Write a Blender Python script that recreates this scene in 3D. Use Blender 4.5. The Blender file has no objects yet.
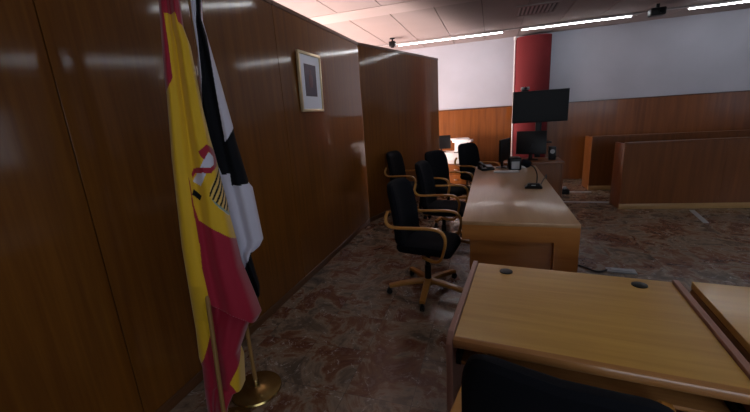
import bpy, bmesh, math, random
from mathutils import Vector, Matrix
random.seed(7)
C = bpy.context.scene.collection
S = bpy.context.scene
R = math.radians

# ------------------------------------------------------------------ camera
H = 1.58; F = 355.0
P_ = math.atan(90/355.0); RO = R(3.7); A = R(18.5)
fh = Vector((-math.sin(A), math.cos(A), 0)); rt = Vector((math.cos(A), math.sin(A), 0)); up = Vector((0, 0, 1))
fw = fh*math.cos(P_) - up*math.sin(P_); u0 = up*math.cos(P_) + fh*math.sin(P_)
cr = rt*math.cos(RO) - u0*math.sin(RO); cu = u0*math.cos(RO) + rt*math.sin(RO)
cam = bpy.data.cameras.new('camera'); co = bpy.data.objects.new('camera', cam); C.objects.link(co)
cam.sensor_width = 36; cam.lens = F/750*36; cam.clip_start = 0.02
m = Matrix((cr, cu, -fw)).transposed().to_4x4(); m.translation = Vector((0, 0, H)); co.matrix_world = m
S.camera = co
S.view_settings.view_transform = 'Standard'; S.view_settings.look = 'None'
S.view_settings.gamma = 1; S.view_settings.use_curve_mapping = False
S.view_settings.exposure = 0.08
CAM = Vector((0, 0, H))
def ray(x, y): return fw + cr*((x-375)/F) - cu*((y-206)/F)

# ------------------------------------------------------------------ materials
def mat(name, col, rough=.5, metal=0, coat=0, emit=None, es=0, spec=.5, sheen=0):
    m = bpy.data.materials.new(name); m.use_nodes = True
    b = m.node_tree.nodes['Principled BSDF']
    b.inputs['Base Color'].default_value = (*col, 1); b.inputs['Roughness'].default_value = rough
    b.inputs['Metallic'].default_value = metal; b.inputs['Coat Weight'].default_value = coat
    b.inputs['Coat Roughness'].default_value = .12
    b.inputs['Specular IOR Level'].default_value = spec
    b.inputs['Sheen Weight'].default_value = sheen
    if emit: b.inputs['Emission Color'].default_value = (*emit, 1); b.inputs['Emission Strength'].default_value = es
    return m
def nodes(m): return m.node_tree.nodes, m.node_tree.links, m.node_tree.nodes['Principled BSDF']
def ramp(n, cols):
    r = n.new('ShaderNodeValToRGB'); e = r.color_ramp.elements
    e[0].position, e[0].color = cols[0][0], (*cols[0][1], 1)
    e[1].position, e[1].color = cols[-1][0], (*cols[-1][1], 1)
    for p, c in cols[1:-1]:
        q = e.new(p); q.color = (*c, 1)
    return r
def wood(name, dark, light, scale=(30, 30, 1.2), rough=.3, coat=.3, rv=.03, bump=.03, rot=(0, 0, 0), crough=.12, spec=.4):
    m = mat(name, light, rough, coat=coat, spec=spec); n, l, b = nodes(m)
    b.inputs['Coat Roughness'].default_value = crough
    tc = n.new('ShaderNodeTexCoord'); mp = n.new('ShaderNodeMapping'); mp.inputs['Scale'].default_value = scale
    mp.inputs['Rotation'].default_value = rot
    l.new(tc.outputs['Object'], mp.inputs[0])
    t = n.new('ShaderNodeTexNoise'); t.inputs['Scale'].default_value = 1; t.inputs['Detail'].default_value = 6; t.inputs['Roughness'].default_value = .6
    t.inputs['Distortion'].default_value = .35
    l.new(mp.outputs[0], t.inputs[0])
    r = ramp(n, [(.3, dark), (.7, light)]); l.new(t.outputs[0], r.inputs[0])
    t2 = n.new('ShaderNodeTexNoise'); t2.inputs['Scale'].default_value = 1.1; t2.inputs['Detail'].default_value = 2
    l.new(tc.outputs['Object'], t2.inputs[0])
    mx = n.new('ShaderNodeMix'); mx.data_type = 'RGBA'; mx.blend_type = 'MULTIPLY'; mx.inputs[0].default_value = .35
    l.new(r.outputs[0], mx.inputs[6]); l.new(t2.outputs[0], mx.inputs[7]); l.new(mx.outputs[2], b.inputs['Base Color'])
    mr = n.new('ShaderNodeMapRange'); mr.inputs[3].default_value = rough-rv; mr.inputs[4].default_value = rough+rv
    l.new(t.outputs[0], mr.inputs[0]); l.new(mr.outputs[0], b.inputs['Roughness'])
    bp = n.new('ShaderNodeBump'); bp.inputs['Strength'].default_value = bump; bp.inputs['Distance'].default_value = .01
    l.new(t.outputs[0], bp.inputs['Height']); l.new(bp.outputs[0], b.inputs['Normal'])
    # broad unevenness of the veneer sheets, seen in the lacquer
    return m
def fabric(name, col, rough=.9):
    m = mat(name, col, rough, sheen=.0, spec=.15); n, l, b = nodes(m)
    tc = n.new('ShaderNodeTexCoord'); t = n.new('ShaderNodeTexNoise'); t.inputs['Scale'].default_value = 260
    l.new(tc.outputs['Object'], t.inputs[0])
    bp = n.new('ShaderNodeBump'); bp.inputs['Strength'].default_value = .15; bp.inputs['Distance'].default_value = .002
    l.new(t.outputs[0], bp.inputs['Height']); l.new(bp.outputs[0], b.inputs['Normal'])
    return m
def plaster(name, col, rough=.8, var=.06):
    m = mat(name, col, rough); n, l, b = nodes(m)
    tc = n.new('ShaderNodeTexCoord'); t = n.new('ShaderNodeTexNoise'); t.inputs['Scale'].default_value = 1.5; t.inputs['Detail'].default_value = 5
    l.new(tc.outputs['Object'], t.inputs[0])
    r = ramp(n, [(.3, tuple(c*(1-var) for c in col)), (.7, tuple(min(1, c*(1+var)) for c in col))])
    l.new(t.outputs[0], r.inputs[0]); l.new(r.outputs[0], b.inputs['Base Color'])
    return m

M = {}
M['panel'] = wood('lacquered_panel', (.145, .048, .005), (.225, .083, .009), (22, 22, .9), .5, .6, crough=.10, spec=.15)
M['panel_edge'] = wood('panel_edge', (.08, .03, .010), (.13, .05, .018), (30, 30, 2), .35, .3)
M['wains'] = wood('wainscot', (.15, .042, .007), (.25, .078, .014), (14, 14, .8), .36, .3)
M['bench'] = wood('bench_wood', (.16, .048, .008), (.24, .076, .013), (16, 16, 1), .36, .25)
M['bench_base'] = wood('bench_base', (.42, .24, .09), (.55, .33, .13), (3, 3, 20), .4, .2)
M['table_top'] = wood('table_top_laminate', (.46, .26, .12), (.56, .34, .17), (16, 1.2, 16), .30, .3, bump=.0)
M['table_side'] = wood('table_side', (.42, .15, .03), (.54, .215, .05), (2, 2, 22), .35, .25)
M['desk_top'] = wood('desk_top_laminate', (.58, .31, .06), (.73, .42, .10), (1.6, 24, 24), .33, .25, bump=.0)
M['desk_edge'] = wood('desk_edge', (.42, .18, .055), (.55, .26, .085), (2, 30, 30), .3, .4)
M['desk_panel'] = mat('panel_edge_band', (.34, .17, .125), .45)
M['desk_body'] = wood('desk_body', (.30, .13, .04), (.4, .18, .06), (2, 22, 22), .4, .2)
M['chair_wood'] = wood('beech_arms', (.58, .26, .05), (.72, .36, .085), (14, 14, 14), .3, .5)
M['black_fabric'] = fabric('black_fabric', (.004, .005, .008))
M['black_plastic'] = mat('black_plastic', (.006, .006, .007), .4, spec=.25)
M['screen'] = mat('dark_screen', (.002, .002, .003), .35, spec=.12)
M['white_plastic'] = mat('white_plastic', (.75, .74, .74), .4)
M['grey_plastic'] = mat('grey_plastic', (.35, .36, .38), .4)
M['paper'] = mat('paper', (.85, .84, .85), .8)
M['wall'] = plaster('wall_paint', (.40, .41, .47))
M['ceil'] = plaster('ceiling_panel', (.27, .225, .22))
M['ceil_groove'] = mat('ceiling_groove', (.10, .085, .08), .8)
M['red'] = plaster('red_column_paint', (.13, .003, .006), .85)
M['alu'] = mat('aluminium', (.6, .61, .62), .35, 1)
M['strip'] = mat('strip_metal', (.36, .38, .41), .4)
M['brass'] = mat('brass', (.42, .31, .12), .25, 1)
M['gold'] = mat('gold_frame', (.85, .74, .48), .3, .8)
M['tube'] = mat('light_tube', (1, 1, 1), .5, emit=(.93, .96, 1), es=23)
M['vent'] = mat('vent_metal', (.3, .28, .28), .5)
M['cable'] = mat('cable_black', (.012, .012, .012), .5)
M['skirting'] = wood('skirting', (.09, .035, .012), (.15, .06, .02), (3, 3, 20), .35, .3)

# marble floor
def floor_mat():
    m = mat('polished_marble', (.1, .07, .06), .22); n, l, b = nodes(m)
    tc = n.new('ShaderNodeTexCoord')
    br = n.new('ShaderNodeTexBrick'); br.offset = 0; br.inputs['Scale'].default_value = 1
    br.inputs['Brick Width'].default_value = .4; br.inputs['Row Height'].default_value = .4; br.inputs['Mortar Size'].default_value = .0012
    br.inputs['Color1'].default_value = (0, 0, 0, 1); br.inputs['Color2'].default_value = (1, 1, 1, 1); br.inputs['Mortar'].default_value = (.5, .5, .5, 1)
    l.new(tc.outputs['Object'], br.inputs[0])
    # every tile reads another part of the stone
    ad = n.new('ShaderNodeVectorMath'); ad.operation = 'MULTIPLY_ADD'; ad.inputs[1].default_value = (.35, .25, .2)
    l.new(br.outputs['Color'], ad.inputs[0]); l.new(tc.outputs['Object'], ad.inputs[2])
    def noise(sc, det, dist=0, ro=.55):
        t = n.new('ShaderNodeTexNoise'); t.inputs['Scale'].default_value = sc; t.inputs['Detail'].default_value = det
        t.inputs['Distortion'].default_value = dist; t.inputs['Roughness'].default_value = ro; l.new(ad.outputs[0], t.inputs[0]); return t
    a = noise(3.2, 10, .7, .66)
    r = ramp(n, [(.30, (0.051, 0.044, 0.036)), (.42, (0.132, 0.098, 0.070)), (.49, (0.274, 0.201, 0.143)), (.54, (0.172, 0.080, 0.041)), (.62, (0.101, 0.032, 0.016)), (.70, (0.132, 0.056, 0.032)), (.8, (0.264, 0.178, 0.119))])
    l.new(a.outputs[0], r.inputs[0])
    v = noise(2.6, 7, 1.6, .62)
    rv = ramp(n, [(.491, (0, 0, 0)), (.5, (1, 1, 1)), (.509, (0, 0, 0))]); l.new(v.outputs[0], rv.inputs[0])
    v2 = noise(11, 4, 1.5, .6)
    rv2 = ramp(n, [(.54, (0, 0, 0)), (.75, (.4, .4, .4))]); l.new(v2.outputs[0], rv2.inputs[0])
    mu = n.new('ShaderNodeMath'); mu.operation = 'MULTIPLY'; l.new(rv.outputs[0], mu.inputs[0]); rm = ramp(n, [(.48, (0, 0, 0)), (.62, (.9, .9, .9))]); l.new(v2.outputs[0], rm.inputs[0]); l.new(rm.outputs[0], mu.inputs[1])
    mx = n.new('ShaderNodeMix'); mx.data_type = 'RGBA'; l.new(mu.outputs[0], mx.inputs[0]); l.new(r.outputs[0], mx.inputs[6]); mx.inputs[7].default_value = (.7, .66, .62, 1)
    mx2 = n.new('ShaderNodeMix'); mx2.data_type = 'RGBA'; l.new(rv2.outputs[0], mx2.inputs[0]); l.new(mx.outputs[2], mx2.inputs[6]); mx2.inputs[7].default_value = (.24, .20, .17, 1)
    mx3 = n.new('ShaderNodeMix'); mx3.data_type = 'RGBA'; l.new(br.outputs['Fac'], mx3.inputs[0]); l.new(mx2.outputs[2], mx3.inputs[6]); mx3.inputs[7].default_value = (.04, .035, .03, 1)
    l.new(mx3.outputs[2], b.inputs['Base Color'])
    mr = n.new('ShaderNodeMapRange'); mr.inputs[3].default_value = .16; mr.inputs[4].default_value = .34; l.new(a.outputs[0], mr.inputs[0]); l.new(mr.outputs[0], b.inputs['Roughness'])
    return m
M['floor'] = floor_mat()

# ------------------------------------------------------------------ mesh helpers
def smooth(o, ang=35):
    for p in o.data.polygons: p.use_smooth = True
    o.data.set_sharp_from_angle(angle=R(ang))
def obj(name, bm, m, parent=None, sm=True):
    me = bpy.data.meshes.new(name); bmesh.ops.recalc_face_normals(bm, faces=bm.faces) if bm.faces else None
    bm.to_mesh(me); bm.free()
    o = bpy.data.objects.new(name, me); C.objects.link(o)
    for k in (m if isinstance(m, list) else [m]): me.materials.append(k)
    if parent: o.parent = parent
    if sm: smooth(o)
    return o
def thing(name, label, cat, loc=(0, 0, 0), rz=0, group=None):
    o = bpy.data.objects.new(name, None); C.objects.link(o); o.empty_display_size = .1
    o.location = loc; o.rotation_euler = (0, 0, rz)
    o['label'] = label; o['category'] = cat
    if group: o['group'] = group
    return o
def tag(o, label, cat, group=None):
    o['label'] = label; o['category'] = cat
    if group: o['group'] = group
    return o
def struct(name, bm, m, parent=None, sm=False):
    o = obj(name, bm, m, parent, sm)
    if not parent: o['kind'] = 'structure'
    return o
def box(bm, x0, x1, y0, y1, z0, z1, bev=0, seg=2, mi=0, T=None):
    r = bmesh.ops.create_cube(bm, size=1); vs = r['verts']
    for v in vs:
        v.co = Vector(((x0+x1)/2 + v.co.x*(x1-x0), (y0+y1)/2 + v.co.y*(y1-y0), (z0+z1)/2 + v.co.z*(z1-z0)))
    fs = set(f for v in vs for f in v.link_faces)
    if bev:
        es = list(set(e for v in vs for e in v.link_edges))
        q = bmesh.ops.bevel(bm, geom=es, offset=bev, segments=seg, affect='EDGES', profile=.5)
        fs |= set(q['faces']); vs = list(set(v for f in q['faces'] for v in f.verts) | set(v for v in vs if v.is_valid))
    for f in fs:
        if f.is_valid: f.material_index = mi
    if T:
        bmesh.ops.transform(bm, matrix=T, verts=[v for v in vs if v.is_valid])
    return [v for v in vs if v.is_valid]
def bx(x0, x1, y0, y1, z0, z1, bev=0, seg=2, T=None):
    bm = bmesh.new(); box(bm, x0, x1, y0, y1, z0, z1, bev, seg, 0, T); return bm
def lathe(bm, prof, cx=0, cy=0, n=28):
    rings = []
    for r_, z in prof:
        if r_ < 1e-6: rings.append([bm.verts.new((cx, cy, z))]); continue
        rings.append([bm.verts.new((cx+r_*math.cos(2*math.pi*i/n), cy+r_*math.sin(2*math.pi*i/n), z)) for i in range(n)])
    for a, b in zip(rings, rings[1:]):
        for i in range(n):
            j = (i+1) % n
            if len(a) == 1 and len(b) == 1: continue
            if len(a) == 1: bm.faces.new((a[0], b[i], b[j]))
            elif len(b) == 1: bm.faces.new((a[i], a[j], b[0]))
            else: bm.faces.new((a[i], a[j], b[j], b[i]))
def spline(pts, k=6):
    pts = [Vector(p) for p in pts]; out = []
    for i in range(len(pts)-1):
        p0 = pts[max(i-1, 0)]; p1 = pts[i]; p2 = pts[i+1]; p3 = pts[min(i+2, len(pts)-1)]
        for j in range(k):
            t = j/k
            out.append(.5*((2*p1)+(p2-p0)*t+(2*p0-5*p1+4*p2-p3)*t*t+(3*p1-p0-3*p2+p3)*t**3))
    out.append(pts[-1]); return out
def sweep(bm, pts, w, h, side=None, n=4, taper=None):
    """section swept along pts: n=4 gives a chamfered flat bar w x h, n>4 an ellipse"""
    pts = [Vector(p) for p in pts]; rings = []; N = len(pts); prev = None
    for i, p in enumerate(pts):
        t = (pts[min(i+1, N-1)]-pts[max(i-1, 0)]).normalized()
        if side is not None: s = Vector(side); s = (s-t*s.dot(t)).normalized()
        else:
            if prev is None:
                s = t.orthogonal().normalized()
            else: s = (prev-t*prev.dot(t)).normalized()
            prev = s
        u = t.cross(s)
        k = taper(i/(N-1)) if taper else 1
        if n == 4:
            c = .28; sec = [(1, c), (c, 1), (-c, 1), (-1, c), (-1, -c), (-c, -1), (c, -1), (1, -c)]
            sec = [(a*.98 if abs(a) == 1 else a*2.6, b if abs(b) == 1 else b*1.6) for a, b in sec]
        else: sec = [(math.cos(2*math.pi*j/n), math.sin(2*math.pi*j/n)) for j in range(n)]
        rings.append([bm.verts.new(p + s*(a*w/2*k) + u*(b*h/2*k)) for a, b in sec])
    L = len(rings[0])
    for a, b in zip(rings, rings[1:]):
        for i in range(L): bm.faces.new((a[i], a[(i+1) % L], b[(i+1) % L], b[i]))
    bm.faces.new(rings[0][::-1]); bm.faces.new(rings[-1])
def tube(pts, r_, n=10):
    bm = bmesh.new(); sweep(bm, pts, 2*r_, 2*r_, n=n); return bm
def cushion(w, d, t, rnd=.06, bend=None, n=14):
    """upholstered pad centred on the origin: w along y, d along z, t thick along x, rounded outline"""
    bm = bmesh.new(); g = {}
    ey = .30
    def sgn(a): return 1 if a > 0 else -1 if a < 0 else 0
    K = 48; J = 10
    # superellipse outline, domed faces
    def ring(s, x):
        out = []
        for i in range(K):
            a = 2*math.pi*i/K
            y = sgn(math.cos(a))*abs(math.cos(a))**ey*w/2*s; z = sgn(math.sin(a))*abs(math.sin(a))**ey*d/2*s
            out.append(Vector((x, y, z)))
        return out
    prof = [(.25, t*.50), (.6, t*.49), (.85, t*.44), (.96, t*.32), (1, t*.12), (1, -t*.12), (.96, -t*.32), (.85, -t*.44), (.6, -t*.49), (.25, -t*.5)]
    rings = []
    for s, x in prof:
        ps = ring(s, x)
        if bend: ps = [bend(p) for p in ps]
        rings.append([bm.verts.new(p) for p in ps])
    for a, b in zip(rings, rings[1:]):
        for i in range(K): bm.faces.new((a[i], a[(i+1) % K], b[(i+1) % K], b[i]))
    bm.faces.new(rings[0]); bm.faces.new(rings[-1][::-1])
    return bm
def xf(bm, T): bmesh.ops.transform(bm, matrix=T, verts=bm.verts); return bm
def dup(root, loc, rz, label=None, group=None):
    r = root.copy(); C.objects.link(r); r.location = loc; r.rotation_euler = (0, 0, rz)
    if label: r['label'] = label
    if group: r['group'] = group
    for ch in list(root.children):
        c = ch.copy(); C.objects.link(c); c.parent = r
        for g in ch.children:
            d = g.copy(); C.objects.link(d); d.parent = c
    return r

# ------------------------------------------------------------------ the room
XL, XR, YB, YF, ZC = -4.4, 7.6, -2.6, 8.5, 2.98
struct('floor', bx(XL-.2, XR+.2, YB-.2, YF+.2, -.12, 0), M['floor'])
# ceiling: slab, then long panels with open joints, and crossing bands
struct('ceiling', bx(XL-.2, XR+.2, YB-.2, YF+.2, ZC+.02, ZC+.14), M['ceil_groove'])
bands = [(-2.6, -2.2), (-.45, 0), (2.3, 2.75), (5.0, 5.45)]
xs = []; x = -4.4
bm = bmesh.new()
joints = [-4.4]+[-3.93+.63*i for i in range(19)]
joints = [j for j in joints if j < XR]+[XR]
cells = [(-2.2, -.45), (0, 2.3), (2.75, 5.0), (5.45, 8.5)]
for a, b in zip(joints, joints[1:]):
    for c, d in cells:
        box(bm, a+.006, b-.006, c, d, ZC, ZC+.03)
struct('ceiling_panels', bm, M['ceil']).name = 'ceiling_panels'
bm = bmesh.new()
for c, d in bands: box(bm, XL, XR, c+.006, d-.006, ZC-.004, ZC+.03, .002)
struct('trim_1', bm, plaster('ceiling_band', (.36, .30, .29)))
# far wall with wainscot
struct('wall_far', bx(XL-.2, XR+.2, YF, YF+.15, 0, ZC+.1), M['wall'])
bm = bmesh.new(); x = XL
while x < XR-.1:
    box(bm, x, min(x+1.2, XR), YF-.035, YF, 0, 1.585, .0015); x += 1.2
struct('trim_2', bm, M['wains'])
struct('trim_3', bx(XL, XR, YF-.045, YF, 1.585, 1.605, .004), M['panel_edge'])
def wall_x(name, x0, x1, win, mm):
    """side wall with window openings (y0,y1,z0,z1)"""
    bm = bmesh.new(); ys = YB
    for (a, b, c, d) in win:
        box(bm, x0, x1, ys, a, 0, ZC+.1); box(bm, x0, x1, a, b, 0, c); box(bm, x0, x1, a, b, d, ZC+.1); ys = b
    box(bm, x0, x1, ys, YF, 0, ZC+.1)
    return struct(name, bm, mm)
def window(name, xa, xb, y0, y1, z0, z1, pane, nm=3):
    bm = bmesh.new(); t = .05
    box(bm, xa, xb, y0, y0+t, z0, z1); box(bm, xa, xb, y1-t, y1, z0, z1); box(bm, xa, xb, y0+t, y1-t, z0, z0+t); box(bm, xa, xb, y0+t, y1-t, z1-t, z1)
    for i in range(1, nm):
        y = y0+(y1-y0)*i/nm; box(bm, xa, xb, y-.025, y+.025, z0+t, z1-t)
    w = struct(name, bm, M['alu'])
    xm = (xa+xb)/2
    struct('window_pane', bx(xm-.005, xm+.005, y0+t, y1-t, z0+t, z1-t), pane, w)
    return w
WL = [(3.4, 8.1, .3, 1.6)]
wall_x('wall_left', XL-.15, XL, WL, M['wall'])
M['day_warm'] = mat('daylit_pane_warm', (.9, .9, .9), .4, emit=(1, .80, .74), es=42)
M['day_cool'] = mat('daylit_pane_cool', (.9, .9, .9), .4, emit=(.72, .83, 1), es=1.1)
window('window_1', XL-.1, XL-.03, *WL[0], M['day_warm'], 4)
WR = [(.2, 2.6, .9, 2.3), (3.4, 5.8, .9, 2.3)]
wall_x('wall_right', XR, XR+.15, WR, M['wall'])
for i, w in enumerate(WR): window('window_%d' % (i+2), XR+.03, XR+.1, *w, M['day_cool'], 3)
# back wall with one window
bm = bmesh.new(); bw = (0.5, 5.5, 1.0, 2.3)
box(bm, XL, bw[0], YB-.15, YB, 0, ZC+.1); box(bm, bw[1], XR, YB-.15, YB, 0, ZC+.1)
box(bm, bw[0], bw[1], YB-.15, YB, 0, bw[2]); box(bm, bw[0], bw[1], YB-.15, YB, bw[3], ZC+.1)
struct('wall_back', bm, M['wall'])
bm = bmesh.new()
for a in (bw[0], 2.1, 3.8, bw[1]-.05): box(bm, a, a+.05, YB-.1, YB-.03, bw[2], bw[3])
box(bm, bw[0], bw[1], YB-.1, YB-.03, bw[2], bw[2]+.05); box(bm, bw[0], bw[1], YB-.1, YB-.03, bw[3]-.05, bw[3])
w4 = struct('window_4', bm, M['alu'])
struct('window_pane', bx(bw[0], bw[1], YB-.07, YB-.06, bw[2], bw[3]), mat('daylit_pane_rear', (.9, .9, .9), .4, emit=(.80, .88, 1), es=3.0), w4)

# ---- dark lacquered partition along the left: flat panels with seams, last one turned inwards
PX, PH = -1.75, 2.525
def panel_run(bm, a, b, z0, z1, th=.05, gap=.003, bev=.0005):
    a = Vector((*a, 0)); b = Vector((*b, 0)); d = b-a; L = d.length; ang = math.atan2(d.y, d.x)
    T = Matrix.Translation(a) @ Matrix.Rotation(ang, 4, 'Z')
    box(bm, gap, L-gap, 0, th, z0, z1, bev, 1, 0, T)
part = [((PX, -2.6), (PX, -.65)), ((PX, -.65), (PX, 1.10)), ((PX, 1.10), (PX, 2.87)), ((PX, 2.87), (PX, 4.93)), ((PX, 4.93), (-.985, 7.27))]
names = ['wall_left_panel_rear', 'wall_left_panel_back', 'wall_left_panel_flag', 'wall_left_panel_portrait', 'wall_left_panel_end']
bm = bmesh.new()
for a, b in part: panel_run(bm, a, b, .0, PH)
struct('wall_partition', bm, M['panel'])
bm = bmesh.new()
for a, b in part:
    aa = Vector((*a, 0)); bb = Vector((*b, 0)); d = bb-aa; T = Matrix.Translation(aa) @ Matrix.Rotation(math.atan2(d.y, d.x), 4, 'Z')
    box(bm, -.0, d.length, -.008, .075, PH, PH+.038, .004, 1, 0, T)
struct('trim_4', bm, M['panel_edge'])
bm = bmesh.new()
for a, b in part:
    aa = Vector((*a, 0)); bb = Vector((*b, 0)); d = bb-aa; T = Matrix.Translation(aa) @ Matrix.Rotation(math.atan2(d.y, d.x), 4, 'Z')
    box(bm, 0, d.length, -.012, 0, 0, .07, .003, 1, 0, T)
struct('baseboard_left', bm, M['skirting'])

# red half-round column against the far wall, with a white service pipe down its left edge
bm = bmesh.new(); n = 28; cxc, cyc, rc = .79, YF-.02, .335
ra = [bm.verts.new((cxc-rc*math.cos(math.pi*i/n), cyc-.22*math.sin(math.pi*i/n)-.05, 0)) for i in range(n+1)]
rb = [bm.verts.new((v.co.x, v.co.y, 2.93)) for v in ra]
wa = bm.verts.new((cxc-rc, YF-.01, 0)); wb = bm.verts.new((cxc-rc, YF-.01, 2.93)); wc = bm.verts.new((cxc+rc, YF-.01, 0)); wd = bm.verts.new((cxc+rc, YF-.01, 2.93))
for i in range(n): bm.faces.new((ra[i], ra[i+1], rb[i+1], rb[i]))
bm.faces.new((wa, ra[0], rb[0], wb)); bm.faces.new((ra[n], wc, wd, rb[n])); bm.faces.new([wb]+rb+[wd]); bm.faces.new([wa]+ra+[wc])
struct('trim_5', bm, M['red'])
bm = bmesh.new(); lathe(bm, [(0, 0), (.014, 0), (.014, 2.94), (0, 2.94)], cxc-rc-.02, YF-.12, 12); lathe(bm, [(0, 2.9), (.026, 2.9), (.026, 2.96), (0, 2.96)], cxc-rc-.02, YF-.12, 12)
struct('trim_6', bm, M['white_plastic'])

# ------------------------------------------------------------------ ceiling fittings
LY = 7.62
bm = bx(-2.3, 7.2, LY-.035, LY+.035, ZC-.018, ZC-.0005, .003)
tag(obj('lighting_track', bm, M['vent']), 'long grey ceiling track that carries the line of tube lights', 'track')
llabels = ['tube light on ceiling track nearest the dark partition, left of the red column',
           'tube light on ceiling track just right of the red column top',
           'rightmost tube light on ceiling track, cut by the photo edge']
lspan = [(-1.83, .18), (.49, 2.23), (3.0, 4.75)]
for (a, b), lb in zip(lspan, llabels):
    t = thing('ceiling_light', lb, 'ceiling light', (a, LY, ZC-.018), 0, 'tube lights on the ceiling track')
    obj('housing', bx(0, b-a, -.04, .04, -.02, 0, .003), M['white_plastic'], t)
    obj('tube', bx(.01, b-a-.01, -.016, .016, -.034, -.0195, .006), M['tube'], t)
for k, (lx, ly, lr, ll) in enumerate([(-.1, .9, 0, 1.9), (2.2, .9, 0, 1.9), (-.78, 4.03, -22, 1.15), (4.8, 4.35, 130, 2.6)]):  # unseen tubes, added to brighten the near desk and streak the partition lacquer
    t = thing('ceiling_light', 'added tube light overhead, out of view, for brightness and wall reflections', 'ceiling light', (lx, ly, ZC-.001), R(lr), 'added tube lights overhead out of view')
    obj('housing', bx(0, ll, -.04, .04, -.02, 0, .003), M['white_plastic'], t)
    obj('tube', bx(.01, ll-.01, -.016, .016, -.034, -.0195, .006), M['tube'], t)
t = thing('security_camera', 'small black camera hanging from ceiling above the partition end', 'camera', (-1.81, 7.08, ZC))
bm = bmesh.new(); lathe(bm, [(0, 0), (.05, 0), (.05, -.015), (.012, -.02), (.012, -.06), (0, -.06)]); obj('mount', bm, M['black_plastic'], t)
bm = bmesh.new(); box(bm, -.06, .06, -.06, .06, -.15, -.055, .02, 3); obj('camera_body', bm, M['black_plastic'], t)
bm = bmesh.new(); lathe(bm, [(0, -.17), (.03, -.165), (.035, -.15), (0, -.15)]); obj('lens', bm, M['screen'], t)
t = thing('projector', 'black box shaped projector hung from ceiling between two tube lights', 'projector', (2.42, 7.15, ZC))
obj('bracket', bx(-.02, .02, -.02, .02, -.07, 0), M['black_plastic'], t)
obj('projector_body', bx(-.1, .1, -.08, .08, -.17, -.06, .02, 3), M['black_plastic'], t)
bm = bmesh.new(); lathe(bm, [(0, 0), (.03, 0), (.034, .03), (0, .03)], n=16); xf(bm, Matrix.Translation((.03, -.075, -.115)) @ Matrix.Rotation(R(90), 4, 'X')); obj('lens', bm, M['screen'], t)
t = thing('ceiling_vent', 'square slatted metal air vent in the ceiling', 'vent', (.62, 6.35, ZC))
bm = bmesh.new()
for a in (0, 1):
    s = 1 if a else -1
    box(bm, -.3, .3, s*.28-.02, s*.28+.02, -.02, 0); box(bm, s*.28-.02, s*.28+.02, -.26, .26, -.02, 0)
obj('vent_frame', bm, M['ceil'], t)
bm = bmesh.new()
for i in range(9): box(bm, -.26+i*.058, -.235+i*.058, -.26, .26, -.014, -.001)
obj('slats', bm, M['vent'], t)
obj('duct_shade', bx(-.26, .26, -.26, .26, -.0009, -.0001), M['black_plastic'], t)  # flat black sheet standing in for the shade behind the slats

# ------------------------------------------------------------------ portrait on the partition
t = thing('framed_portrait', 'framed portrait with pale mat in a gold frame on the dark wood wall', 'picture', (PX+.004, 3.39, 1.66))
Tp = Matrix.Rotation(R(1.2), 4, 'Y')
W2, Hh = .235, .56; fwid = .028
bm = bmesh.new()
for y0, y1, z0, z1 in ((-W2, W2, 0, fwid), (-W2, W2, Hh-fwid, Hh), (-W2, -W2+fwid, fwid, Hh-fwid), (W2-fwid, W2, fwid, Hh-fwid)):
    box(bm, 0, .028, y0, y1, z0, z1, .005, 2)
obj('frame', xf(bm, Tp), M['gold'], t)
obj('backing', xf(bx(-.0, .012, -W2+.01, W2-.01, .01, Hh-.01), Tp), M['chair_wood'], t)
obj('mat_board', xf(bx(.012, .016, -W2+fwid, W2-fwid, fwid, Hh-fwid), Tp), mat('mat_board', (.80, .85, .95), .35), t)
pm = mat('dark_print', (.06, .04, .07), .35); n_, l_, b_ = nodes(pm)
tc = n_.new('ShaderNodeTexCoord'); nz = n_.new('ShaderNodeTexNoise'); nz.inputs['Scale'].default_value = 9; l_.new(tc.outputs['Object'], nz.inputs[0])
rr = ramp(n_, [(.35, (.035, .028, .06)), (.6, (.07, .045, .075)), (.75, (.12, .06, .07))]); l_.new(nz.outputs[0], rr.inputs[0]); l_.new(rr.outputs[0], b_.inputs['Base Color'])
obj('print', xf(bx(.0165, .019, -.125, .115, .15, .45), Tp), pm, t)
# the standing figure in the print
bm = bmesh.new()
lathe(bm, [(0, .235), (.03, .235), (.042, .30), (.036, .345), (.012, .36), (.012, .368), (.018, .38), (.017, .395), (0, .405)], n=20)
for v in bm.verts: v.co.x *= .05
xf(bm, Tp @ Matrix.Translation((.0195, -.005, 0)))
obj('printed_figure', bm, mat('print_figure', (.13, .05, .06), .4), t)

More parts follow.
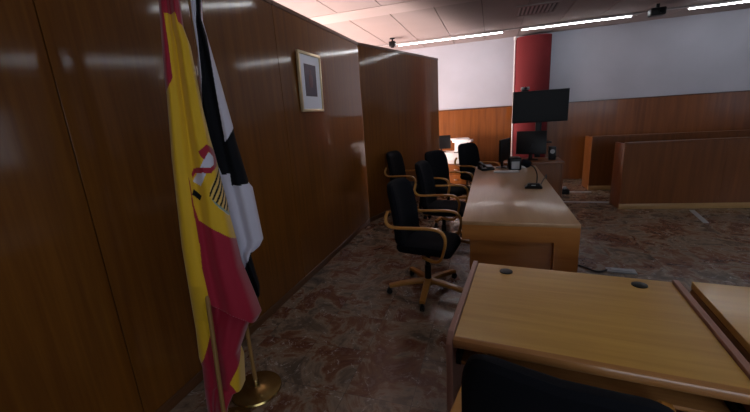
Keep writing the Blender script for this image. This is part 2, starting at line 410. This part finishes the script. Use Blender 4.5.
# ------------------------------------------------------------------ flags
def onplane(px, p0, nrm):
    d = ray(*px); return CAM + d*((p0-CAM).dot(nrm)/d.dot(nrm))
def interp(tab, y):
    if y <= tab[0][0]: (a, b), (c, d) = tab[0], tab[1]; return b+(d-b)*(y-a)/(c-a)
    for (a, b), (c, d) in zip(tab, tab[1:]):
        if y <= c: return b+(d-b)*(y-a)/(c-a)
    return tab[-1][1]
def inside(p, poly):
    x, y = p; r = False; j = len(poly)-1
    for i in range(len(poly)):
        xi, yi = poly[i]; xj, yj = poly[j]
        if (yi > y) != (yj > y) and x < (xj-xi)*(y-yi)/(yj-yi)+xi: r = not r
        j = i
    return r
def sc(pts, k, ox, oy): return [(a/k+ox, b/k+oy) for a, b in pts]
def flag_mesh(name, L, Rr, y0, y1, p0, nrm, nx, ny, classify, depth, mats):
    """a hanging cloth: measured drape outline carried to the plane of its pole, with folds standing out of it"""
    bm = bmesh.new(); g = []
    for j in range(ny+1):
        y = y0+(y1-y0)*j/ny; a = interp(L, y); b = interp(Rr, y); row = []
        for i in range(nx+1):
            u = i/nx; p = onplane((a+(b-a)*u, y), p0, nrm)
            row.append(bm.verts.new(p - nrm*depth(u, y)))
        g.append(row)
    for j in range(ny):
        yc = y0+(y1-y0)*(j+.5)/ny; a = interp(L, yc); b = interp(Rr, yc)
        for i in range(nx):
            f = bm.faces.new((g[j][i], g[j][i+1], g[j+1][i+1], g[j+1][i])); f.material_index = classify((a+(b-a)*(i+.5)/nx, yc))
    o = obj(name, bm, mats); 
    for p in o.data.polygons: p.use_smooth = True
    md = o.modifiers.new('cloth', 'SOLIDIFY'); md.thickness = .0025; md.offset = 0
    return o
def cloth(name, col):
    m = mat(name, col, .62, sheen=.3, spec=.3); n, l, b = nodes(m)
    tc = n.new('ShaderNodeTexCoord'); t = n.new('ShaderNodeTexNoise'); t.inputs['Scale'].default_value = 400; l.new(tc.outputs['Object'], t.inputs[0])
    bp = n.new('ShaderNodeBump'); bp.inputs['Strength'].default_value = .1; bp.inputs['Distance'].default_value = .001
    l.new(t.outputs[0], bp.inputs['Height']); l.new(bp.outputs[0], b.inputs['Normal']); return m
FR, FY, FWH, FB, FG, FGR = cloth('flag_red', (.34, .006, .03)), cloth('flag_yellow', (.72, .44, .012)), cloth('flag_white', (.62, .62, .74)), mat('flag_black', (.006, .007, .010), .8, spec=.15), cloth('emblem_gold', (.75, .5, .12)), cloth('emblem_green', (.25, .36, .3))
base1 = Vector((-1.32, 1.2, 0)); 
def onz(px, z):
    d = ray(*px); return CAM+d*((z-H)/d.z)
top1 = onz((166, 5), 2.1); dir1 = (top1-base1).normalized()
base2 = Vector((-1.34, 1.5, 0))
def pole(base, d, L, label, group):
    t = thing('flagpole', label, 'flagpole', base, 0, group)
    bm = bmesh.new(); q = d.to_track_quat('Z', 'Y').to_matrix().to_4x4()
    lathe(bm, [(0, .02), (.0115, .02), (.0115, L), (0, L)], n=16); xf(bm, q)
    obj('pole', bm, M['pole'], t)
    bm = bmesh.new(); lathe(bm, [(0, 0), (.145, 0), (.15, .008), (.145, .018), (.10, .022), (.03, .026), (.018, .035), (.017, .07), (.0135, .075), (.0, .075)], n=48)
    obj('base', bm, M['brass'], t)
    bm = bmesh.new(); lathe(bm, [(0, L), (.018, L), (.02, L+.01), (.012, L+.02), (.028, L+.06), (.02, L+.1), (0, L+.14)], n=16); xf(bm, q)
    obj('finial', bm, M['brass'], t)
    return t
M['pole'] = wood('pole_wood', (.30, .16, .05), (.42, .24, .08), (30, 30, 2), .35, .4)
pole(base1, dir1, 2.3, 'wooden flagpole carrying the red and yellow flag', 'flagpoles by the wall')
pole(base2, Vector((0, 0, 1)), 2.3, 'flagpole on a round brass base carrying the black and white flag', 'flagpoles by the wall')

h1 = Vector((base1.x, base1.y, 0)).normalized(); side1 = h1.cross(up).normalized()
n1 = side1.cross(dir1).normalized()
if n1.dot(h1) < 0: n1 = -n1
SL = [(-45, 155), (0, 159), (78, 164.7), (95, 167), (160, 172), (247, 182), (337, 197), (366, 200.5), (376, 204), (405, 207), (425, 210)]
SR = [(-45, 172), (0, 180), (27, 184), (45, 191), (78, 197.5), (107, 203.5), (138, 211), (156, 216.5), (180, 222.4), (204, 229), (217, 231.5), (240, 238), (265, 244), (297, 257.5), (315, 264), (323, 260), (331, 254.5), (351, 247.5), (357, 245.5), (365, 248.6), (394, 249.8), (397, 241), (412, 233), (425, 231)]
yel = [(163.7, 16), (175, 16), (177.5, 25), (184, 29), (195, 45), (201, 78), (207, 107), (215, 138), (221, 156), (227, 180), (233, 204), (236, 217), (239, 240.5), (236, 239.5), (213, 228), (198.4, 220), (193, 204), (189, 180), (187.7, 176), (192, 205), (199.7, 247), (201.3, 264.7), (211, 307), (212, 335), (210.7, 342), (205, 364), (201.5, 376), (190, 376), (160, 160), (160, 92), (167, 91), (172.5, 79), (168.6, 48.5)]
yel2 = [(245, 357), (256, 357), (256, 398), (239.4, 396.5), (230.2, 386)]
pillar = sc([(150, 150), (190, 100), (235, 150), (225, 215), (165, 270), (128, 375), (62, 340), (90, 290), (120, 220)], 8.24, 185, 140)
rib = sc([(105, 95), (170, 38), (240, 78), (272, 150), (262, 212), (205, 272), (140, 266), (85, 272), (62, 312), (50, 280), (72, 232), (140, 222), (200, 225), (232, 200), (226, 135), (185, 98), (150, 160), (125, 140)], 8.24, 185, 140)
bar = sc([(68, 72), (138, 125), (125, 168), (52, 115)], 8.24, 185, 180)
shield = [(219.7, 168), (209, 187), (208.3, 195), (214, 203), (229, 216), (231, 216), (227.8, 196), (223, 178)]
def cls1(p):
    if inside(p, rib): return 0
    if inside(p, pillar): return 2
    if inside(p, bar): return 3
    if inside(p, shield):
        x, y = p
        q = (y-204)-(x-214)*.8
        if q > -3.2: return 2 if q > -1.0 else 5
        s = x*.92+y*.39
        return 3 if (s % 4.6) < 1.9 else 4
    if inside(p, yel) or inside(p, yel2): return 1
    return 0
def dep1(u, y):
    v = (y+45)/470
    amp = .016+.010*v
    d = .035 + amp*math.sin(u*9.0+.6+v*1.5) + .007*math.sin(u*21+v*4)
    d -= .07*abs(2*u-1)**6                        # edges roll back
    # the sheet falls behind the bare pole near its foot
    k = min(1, max(0, (y-285)/40))
    if u < .22: d -= .075*k
    else:
        hem = 304+(u-.22)*26                        # the upper fold ends in a slanting hem above a deeper one
        q = min(1, max(0, (u-.22)/.12)); e = min(1, max(0, (y-hem)/2.5))
        d -= .075*(k*(1-q) + e*q)
    return d
fl = flag_mesh('flag', SL, SR, -45, 425, base1, n1, 110, 520, cls1, dep1, [FR, FY, FWH, FB, FG, FGR])
tag(fl, 'red and yellow flag with a coat of arms, hanging in long folds', 'flag', 'flags on poles by the wall')

h2 = Vector((base2.x, base2.y, 0)).normalized()
CL = [(-45, 186), (0, 190), (18, 192), (49, 197), (78, 199), (110, 203), (150, 210), (190, 218), (235, 231), (262, 240), (285, 252), (295, 256)]
CR = [(-45, 192), (0, 201.5), (20, 202.5), (37, 207.4), (78, 219.5), (125, 232.7), (140, 236), (184, 249.5), (188, 253), (240, 264), (246, 261), (252, 253), (256, 251), (286, 260), (293, 260), (296, 257)]
blk = [(196, -60), (196, 20), (201.6, 78), (203, 115), (207, 138), (213, 155), (222, 174.5), (230, 173.5), (231.8, 185.4), (250, 183), (240, 140), (236, 124), (225, 142), (214, 80), (206.5, 37), (201, 20), (199, -60)]
def cls2(p):
    if inside(p, blk): return 1
    x, y = p
    if y > 251 and y > 270-(x-244)*3.2: return 1
    return 0
def dep2(u, y):
    v = (y+45)/340
    return .02 + (.010+.008*v)*math.sin(u*8+1.2+v) + .005*math.sin(u*19+v*3) - .05*abs(2*u-1)**6
fl = flag_mesh('flag', CL, CR, -45, 295, base2, h2, 70, 330, cls2, dep2, [FWH, FB])
tag(fl, 'black and white flag hanging behind the red and yellow one', 'flag', 'flags on poles by the wall')

# ------------------------------------------------------------------ long table
TX0, TX1, TY0, TY1, TZ = -.205, .615, 2.70, 5.50, .75
t = thing('conference_table', 'long pale topped wooden table with chairs along its left side', 'table', ((TX0+TX1)/2, (TY0+TY1)/2, 0))
hw, hl = (TX1-TX0)/2, (TY1-TY0)/2
obj('tabletop', bx(-hw, hw, -hl, hl, TZ-.03, TZ, .004, 2), M['table_top'], t)
obj('apron', bx(-hw+.001, hw-.001, -hl+.001, -hl+.035, TZ-.15, TZ-.03), M['table_side'], t)
obj('end_panel', bx(-hw+.06, hw-.165, -hl+.045, -hl+.07, .0, TZ-.03), M['table_side'], t)
obj('leg', bx(hw-.165, hw-.001, -hl+.001, -hl+.05, 0, TZ-.15), M['table_side'], t)
obj('side_panel', bx(hw-.035, hw-.001, -hl+.05, hl-.001, 0, TZ-.03), M['table_side'], t)
obj('end_panel', bx(-hw+.06, hw-.035, hl-.03, hl-.005, 0, TZ-.03), M['table_side'], t)

# ------------------------------------------------------------------ near desks
rz = R(-5.3)
def near_desk(loc, label, w, d, panels):
    t = thing('desk', label, 'desk', loc, rz, 'pale wooden desks at the front')
    # origin front-left corner of the top on the floor; x along the width, y to the back
    bm = bmesh.new(); box(bm, .002, w-.002, .024, d, .718, .75, .002, 1)
    obj('desktop', bm, M['desk_top'], t)
    bm = bmesh.new(); n = 10
    prof = [(.026, .7505), (.014, .7495), (.005, .745), (.0, .735), (.0, .722), (.005, .713), (.014, .708), (.026, .708)]
    ra = [[bm.verts.new((x, y, z)) for y, z in prof] for x in (.002, w-.002)]
    for i in range(len(prof)-1): bm.faces.new((ra[0][i], ra[0][i+1], ra[1][i+1], ra[1][i]))
    bm.faces.new(ra[0]); bm.faces.new(ra[1][::-1]); bm.faces.new((ra[0][0], ra[0][-1], ra[1][-1], ra[1][0]))
    obj('front_edge', bm, M['desk_edge'], t)
    for s, x0, x1 in panels:
        bm = bmesh.new()
        pr = [(-.004, 0), (d, 0), (d, .762), (.035, .762), (-.004, .728)]
        a = [bm.verts.new((x0, y, z)) for y, z in pr]; b = [bm.verts.new((x1, y, z)) for y, z in pr]
        bm.faces.new(a); bm.faces.new(b[::-1])
        for i in range(5): bm.faces.new((a[i], a[(i+1) % 5], b[(i+1) % 5], b[i]))
        bmesh.ops.bevel(bm, geom=list(bm.edges), offset=.002, segments=1, affect='EDGES')
        obj('side_panel', bm, s, t)
    obj('modesty_panel', bx(.001, w-.001, d-.05, d-.03, .25, .716), M['desk_body'], t)
    return t
DL = Vector((-.125, 1.185, 0)); dw, dd = .87, .735
t = near_desk(DL, 'pale wooden desk in front with two black cable holes, black chair tucked under it', dw, dd,
    [(M['desk_panel'], -.024, .0), (M['desk_panel'], dw, dw+.024)])
for gx, gy in ((.152, .655), (.728, .66)):
    bm = bmesh.new(); lathe(bm, [(0, .7502), (.032, .7502), (.032, .754), (.029, .7555), (.0, .7555)], gx, gy, 32)
    obj('cable_grommet', bm, M['black_plastic'], t)
obj('pull_out_tray', bx(.02, dw-.02, .06, .42, .60, .618, .006, 2), M['desk_edge'], t)
for x in (.001, dw-.02): obj('tray_rail', bx(x, x+.019, .06, .42, .60, .65), M['black_plastic'], t)
d2 = near_desk(Vector((.822, 1.125, 0)), 'wooden desk at the right edge of the photo, beside the desk with cable holes', 1.3, dd,
    [(M['desk_body'], .002, .03), (M['desk_body'], 1.27, 1.298)])
for c in d2.children:                    # this one has its side panels under the top
    if c.name.startswith('side_panel'):
        for v in c.data.vertices:
            if v.co.z > .7: v.co.z = .715
            if v.co.y < .04: v.co.y = max(v.co.y, .03)

# ------------------------------------------------------------------ chairs (facing +x in their own frame)
def make_chair(label, loc, rz, group):
    t = thing('office_chair', label, 'chair', loc, rz, group)
    # seat
    bm = cushion(.49, .48, .095)
    xf(bm, Matrix.Rotation(R(90), 4, 'Y'))
    for v in bm.verts:
        v.co.z -= .03*max(0, (v.co.x-.1)/.14)**2
    xf(bm, Matrix.Translation((.02, 0, .475)))
    obj('seat', bm, M['black_fabric'], t)
    # back
    def bend(p):
        p = p.copy(); z = p.z
        p.y *= 1-.10*max(0, z/.28)**2
        p.x += .9*p.y*p.y - .12*z - .25*z*z + (.05 if z < -.18 else 0)*((-z-.18)/.1 if z < -.18 else 0)
        return p
    bm = cushion(.47, .58, .085, bend=bend); xf(bm, Matrix.Translation((-.235, 0, .735)))
    obj('backrest', bm, M['black_fabric'], t)
    bm = bmesh.new(); sweep(bm, spline([(-.05, 0, .405), (-.2, 0, .41), (-.285, 0, .46), (-.275, 0, .6)]), .07, .018, side=(0, 1, 0))
    obj('back_bracket', bm, M['black_plastic'], t)
    for s in (-1, 1):
        y = .275*s
        pts = spline([(-.262, y-.045*s, .80), (-.27, y-.012*s, .745), (-.25, y, .70), (-.19, y, .678), (-.02, y, .685), (.12, y, .69), (.20, y, .672), (.235, y, .61), (.225, y, .52), (.19, y-.006*s, .43), (.12, y-.03*s, .405), (.02, y-.1*s, .40)], 5)
        bm = bmesh.new(); sweep(bm, pts, .036, .020, side=(0, 1, 0)); obj('armrest', bm, M['chair_wood'], t)
    # column + mechanism
    bm = bmesh.new(); box(bm, -.12, .12, -.08, .08, .385, .425, .01); lathe(bm, [(0, .12), (.03, .12), (.03, .26), (.022, .262), (.022, .39), (0, .39)], n=18)
    obj('gas_column', bm, M['black_plastic'], t)
    bm = bmesh.new(); lathe(bm, [(0, .075), (.045, .075), (.05, .10), (.045, .13), (0, .135)], n=20); obj('hub', bm, M['chair_wood'], t)
    for k in range(5):
        a = R(72*k-9); T = Matrix.Rotation(a, 4, 'Z')
        bm = bmesh.new(); sweep(bm, [(.03, 0, .108), (.12, 0, .106), (.25, 0, .094), (.355, 0, .078)], .066, .042, side=(0, 1, 0), taper=lambda q: 1-.25*q)
        xf(bm, T); lg = obj('leg', bm, M['chair_wood'], t)
        bm = bmesh.new()
        for yy in (-.016, .004):
            b2 = bmesh.new(); lathe(b2, [(0, 0), (.022, 0), (.026, .003), (.026, .010), (.022, .013), (0, .013)], n=16)
            xf(b2, Matrix.Translation((.355, yy+.0, .027)) @ Matrix.Rotation(R(-90), 4, 'X'))
            me = bpy.data.meshes.new('tmp'); b2.to_mesh(me); b2.free(); bm.from_mesh(me); bpy.data.meshes.remove(me)
        box(bm, .342, .368, -.012, .012, .02, .066, .004)
        xf(bm, T); obj('caster', bm, M['black_plastic'], lg)
    return t
GR = 'black office chairs with wooden arms by the long table'
ca = make_chair('nearest black office chair along the long table, wooden star base in full view', (-.52, 2.94, 0), R(-8), GR)
dup(ca, (-.52, 4.12, 0), R(-6), 'second black office chair along the left side of the long table', GR)
dup(ca, (-.58, 5.15, 0), R(-32), 'third black office chair along the long table, its back against the second', GR)
dup(ca, (-1.21, 5.36, 0), R(-12), 'black office chair with wooden arms standing apart against the dark partition', GR)
dup(ca, (-.2, 6.2, 0), R(-40), 'farthest black office chair, past the end of the long table by the papers', GR)
dup(ca, (.207, .975, 0), R(90-12.5), 'black office chair in the foreground tucked under the near desk', 'black office chair at the near desk')

# ------------------------------------------------------------------ benches on the right
def bench(loc, rz, L, d, h, label):
    t = thing('court_bench', label, 'bench', loc, rz, 'closed wooden benches on the right')
    bm = bmesh.new(); x = 0
    while x < L-.01:
        box(bm, x+.0008, min(x+1.25, L)-.0008, 0, .03, .08, h, .001, 1); x += 1.25
    obj('front_panel', bm, M['bench'], t)
    obj('side_panel', bx(-.0, .035, .03, d, .0, h, .002), M['bench'], t)
    obj('side_panel', bx(L-.035, L, .03, d, .0, h, .002), M['bench'], t)
    obj('skirting', bx(-.004, L, -.006, .03, 0, .08, .002), M['bench_base'], t)
    obj('counter', bx(.036, L-.036, .031, d-.01, h-.2, h-.17), M['bench'], t)
    obj('top_rail', bx(-.006, L+.006, -.008, .042, h, h+.022, .003), M['bench'], t)
    return t
bench((1.84, 5.98, 0), math.atan2(.18, 1.63), 5.0, .34, .965, 'front closed wooden bench with a pale skirting on the marble floor')
bench((1.73, 7.33, 0), R(2), 5.2, .45, .96, 'rear wooden bench standing between the front bench and the far wall')

# floor strips and floor box
for i, (loc, rz_, L, lb) in enumerate([((1.02, 6.38, 0), R(1), .84, 'metal strip on floor left of the front bench, nearer of the two'),
                        ((1.10, 7.15, 0), R(0), .64, 'metal strip on floor left of the rear bench, farther of the two'),
                        ((2.62, 5.36, 0), R(80), .62, 'short metal strip on floor in front of the long bench')]):
    o = obj('floor_strip', bx(0, L, -.03, .03, 0, .006, .002), M['strip']); o.location = loc; o.rotation_euler = (0, 0, rz_)
    tag(o, lb, 'floor strip', 'metal strips on the marble floor')
t = thing('floor_socket', 'grey floor socket box on marble behind the near desk', 'floor socket', (1.2, 3.66, 0), R(-4))
obj('socket_plate', bx(-.12, .12, -.05, .05, 0, .012, .004), M['grey_plastic'], t)
obj('socket_lid', bx(-.09, .09, -.03, .03, .012, .02, .003), M['strip'], t)
tag(obj('power_cable', tube(spline([(.625, 3.6, .01), (.72, 3.62, .01), (.85, 3.72, .01), (.98, 3.6, .01), (1.08, 3.65, .01)]), .008), M['cable']), 'black cable on floor from the long table to the floor socket', 'cable')

# ------------------------------------------------------------------ equipment at the far end of the table
# side desk beyond the table
t = thing('side_desk', 'small brown desk behind the far end of the long table', 'desk', (.62, 6.1, 0))
obj('desktop', bx(-.42, .42, -.3, .3, .72, .75, .004), M['bench'], t)
obj('side_panel', bx(.385, .41, -.29, .29, 0, .72), M['bench'], t); obj('side_panel', bx(-.41, -.385, -.29, .29, 0, .72), M['bench'], t)
obj('modesty_panel', bx(-.385, .385, -.27, -.25, .1, .72), M['bench'], t)
# big screen on a floor stand
t = thing('television', 'large black flat screen on a dark floor stand in front of the red column', 'television', (.805, 7.0, 0), R(3))
obj('screen_housing', bx(-.45, .45, -.02, .03, 1.29, 1.83, .008), M['black_plastic'], t)
obj('screen_panel', bx(-.435, .435, -.0225, -.0195, 1.31, 1.815), M['screen'], t)
obj('stand_column', bx(-.05, .05, .035, .085, .05, 1.6, .01), M['black_plastic'], t)
obj('stand_shelf', bx(-.2, .2, -.12, .035, .93, .95, .004), M['black_plastic'], t)
bm = bmesh.new(); box(bm, -.35, .35, .03, .09, .02, .06, .01); box(bm, -.35, -.29, -.25, .33, .02, .06, .01); box(bm, .29, .35, -.25, .33, .02, .06, .01)
for a in (-.32, .32):
    for b in (-.22, .3): box(bm, a-.015, a+.015, b-.02, b+.02, 0, .02)
obj('stand_base', bm, M['black_plastic'], t)
t = thing('webcam', 'small pale conference camera sitting on top of the large screen', 'camera', (.55, 6.99, 1.831), R(10))
obj('camera_foot', bx(-.05, .05, -.025, .025, 0, .02, .004), M['black_plastic'], t)
bm = bmesh.new(); box(bm, -.07, .07, -.04, .03, .02, .07, .015, 3); obj('camera_body', bm, M['grey_plastic'], t)
bm = bmesh.new(); lathe(bm, [(0, 0), (.022, 0), (.024, .015), (0, .018)], n=16); xf(bm, Matrix.Translation((.0, -.038, .045)) @ Matrix.Rotation(R(90), 4, 'X')); obj('lens', bm, M['black_plastic'], t)
# second monitor on the side desk
t = thing('computer_monitor', 'dark computer monitor standing on the side desk below the large screen', 'monitor', (.60, 6.12, .75), R(-8))
obj('screen_housing', xf(bx(-.22, .22, -.015, .03, .09, .45, .008), Matrix.Rotation(R(-10), 4, 'X')), M['black_plastic'], t)
bm = bmesh.new(); box(bm, -.03, .03, .02, .05, .01, .25, .006); box(bm, -.11, .11, -.06, .1, 0, .012, .004); obj('stand', bm, M['black_plastic'], t)
for k, (x_, lb) in enumerate([(.905, 'right one of the two small black speakers beside the computer monitor')]):
    t = thing('desk_speaker', lb, 'speaker', (x_, 6.1, .75))
    obj('cabinet', bx(-.05, .05, -.05, .05, 0, .2, .008), M['black_plastic'], t)
    bm = bmesh.new(); lathe(bm, [(0, 0), (.034, 0), (.034, .004), (.02, .001), (0, .003)], n=18); xf(bm, Matrix.Translation((0, -.05, .13)) @ Matrix.Rotation(R(90), 4, 'X')); obj('speaker_cone', bm, M['grey_plastic'], t)
    t['label'] = 'small black speaker on the side desk, right of the computer monitor'
# things on the long table
def telephone(loc, rz):
    t = thing('desk_telephone', 'black desk telephone at the left edge of the long table', 'telephone', loc, rz)
    bm = bmesh.new(); pr = [(-.1, 0), (.1, 0), (.1, .06), (.04, .065), (-.1, .025)]
    a = [bm.verts.new((-.09, y, z)) for y, z in pr]; b = [bm.verts.new((.09, y, z)) for y, z in pr]
    bm.faces.new(a); bm.faces.new(b[::-1])
    for i in range(5): bm.faces.new((a[i], a[(i+1) % 5], b[(i+1) % 5], b[i]))
    bmesh.ops.bevel(bm, geom=list(bm.edges), offset=.005, segments=2, affect='EDGES'); obj('body', bm, M['black_plastic'], t)
    bm = bmesh.new(); sweep(bm, spline([(-.06, -.1, .05), (-.06, -.07, .075), (-.06, .07, .095), (-.06, .1, .07)]), .04, .025, side=(1, 0, 0)); obj('handset', bm, M['black_plastic'], t)
    obj('keypad', bx(.0, .07, -.07, .0, .046, .054, .002, T=Matrix.Rotation(R(0), 4, 'X')), M['grey_plastic'], t)
telephone((-.06, 5.2, .75), R(20))
t = thing('keyboard', 'thin grey keyboard lying on the far end of the long table', 'keyboard', (.2, 4.97, .75), R(4))
obj('keyboard_tray', bx(-.16, .16, -.06, .06, 0, .012, .004), M['grey_plastic'], t)
bm = bmesh.new()
for i in range(14):
    for j in range(4): box(bm, -.15+i*.0215, -.133+i*.0215, -.05+j*.025, -.03+j*.025, .0125, .017)
obj('keys', bm, M['white_plastic'], t)
t = thing('computer_monitor', 'narrow black monitor turned edge on at the far left of the long table', 'monitor', (.19, 5.38, .75), R(70))
obj('screen_housing', bx(-.2, .2, -.015, .02, .1, .40, .008), M['black_plastic'], t)
bm = bmesh.new(); box(bm, -.025, .025, .021, .045, .01, .24, .006); box(bm, -.1, .1, -.06, .09, 0, .012, .004); obj('stand', bm, M['black_plastic'], t)
t = thing('computer_case', 'black boxy device beside the edge on monitor on the long table', 'computer', (.31, 5.18, .75), R(5))
obj('body', bx(-.08, .08, -.1, .1, 0, .17, .02, 3), M['black_plastic'], t)
obj('front_grille', bx(-.05, .05, -.104, -.1005, .02, .12), M['grey_plastic'], t)
t = thing('paper_pad', 'small white pad of paper beside the black device on the long table', 'paper', (.42, 5.36, .75), R(10))
obj('pad', bx(-.06, .06, -.08, .08, 0, .02, .002), M['paper'], t); 
# gooseneck microphone
def mic(loc, rz, lb):
    t = thing('desk_microphone', lb, 'microphone', loc, rz)
    bm = bmesh.new(); vs = box(bm, -.085, .085, -.06, .06, 0, .045, .012, 3)
    for v in bm.verts:
        if v.co.z > .02: v.co.x *= .72; v.co.y = v.co.y*.6+.02
    obj('base', bm, M['black_plastic'], t)
    obj('button', bx(-.02, .02, -.045, -.02, .03, .036, .002), M['grey_plastic'], t)
    obj('gooseneck', tube(spline([(.03, .03, .04), (.03, .06, .13), (.0, .08, .20), (-.05, .06, .235)]), .006), M['black_plastic'], t)
    bm = bmesh.new(); sweep(bm, [(-.045, .06, .23), (-.06, .055, .24), (-.09, .04, .255), (-.12, .03, .265)], .07, .07, n=12, taper=lambda q: .6+.6*math.sin(math.pi*min(.8, q+.15))); obj('foam_head', bm, M['black_fabric'], t)
mic((.43, 3.95, .75), R(-5), 'black gooseneck microphone on the right edge of the long table')
bm = tube(spline([(.50, 4.02, .756), (.56, 4.3, .756), (.61, 4.5, .757), (.632, 4.55, .74), (.634, 4.6, .2), (.68, 4.8, .012), (.8, 5.6, .012), (.86, 6.3, .012)]), .006)
tag(obj('microphone_cable', bm, M['cable']), 'thin black cable from the microphone over the table edge to the floor', 'cable')
t = thing('power_adapter', 'small dark adapter with pale plugs on the floor right of the side desk', 'adapter', (1.28, 7.0, 0), R(15))
obj('body', bx(-.07, .07, -.05, .05, 0, .09, .01), M['black_plastic'], t)
obj('plug', bx(-.03, .03, -.03, .03, .09, .13, .008), M['grey_plastic'], t)

# ------------------------------------------------------------------ cabinet, white machine and papers behind the partition end
t = thing('drawer_cabinet', 'low wooden drawer cabinet seen past the end of the dark partition', 'cabinet', (-.82, 8.08, 0))
obj('body', bx(-.55, .33, -.33, .33, 0, .47, .003), M['wains'], t)
for k in range(2):
    for x_ in (-.545, -.105):
        d_ = obj('drawer', bx(x_, x_+.43, -.35, -.331, .03+k*.22, .235+k*.22, .004), M['wains'], t)
        obj('handle', bx(x_+.18, x_+.25, -.372, -.351, .125+k*.22, .14+k*.22, .003), M['alu'], d_)
t = thing('printer', 'white office printer on the low drawer cabinet', 'printer', (-.85, 8.02, .47))
obj('body', bx(-.30, .30, -.24, .22, 0, .24, .02, 3), M['white_plastic'], t)
obj('output_tray', bx(-.22, .22, -.30, -.241, .08, .095, .003), M['white_plastic'], t)
obj('control_panel', bx(.1, .28, -.25, -.2, .241, .255, .003), M['black_plastic'], t)
t = thing('computer_monitor', 'black monitor partly hidden by the end of the dark partition', 'monitor', (-1.04, 8.0, .7105), R(10))
obj('screen_housing', bx(-.2, .2, -.02, .02, .07, .36, .008), M['black_plastic'], t)
bm = bmesh.new(); box(bm, -.02, .02, .021, .04, .008, .2, .004); box(bm, -.09, .09, -.06, .08, 0, .01, .003); obj('stand', bm, M['black_plastic'], t)
z_ = .71
for k, (dx, r_, w_, h_, lb) in enumerate([(0, 4, .13, .20, 'bottom white document box of the pile right of the black monitor'), (.04, -8, .2, .05, 'loose white ream of paper on top of the white document box'), (-.02, 12, .19, .035, 'topmost fanned sheaf of white paper on the pile')]):
    o = obj('paper_stack', bx(-w_, w_, -.12, .12, 0, h_, .003), M['paper']); o.location = (-.62+dx, 8.0, z_+.0005); o.rotation_euler = (0, 0, R(r_)); z_ += h_+.001
    tag(o, lb, 'paper', 'white papers on the printer')

# ------------------------------------------------------------------ world
w = bpy.data.worlds.new('world'); S.world = w; w.use_nodes = True
w.node_tree.nodes['Background'].inputs[0].default_value = (.5, .6, .8, 1); w.node_tree.nodes['Background'].inputs[1].default_value = .3
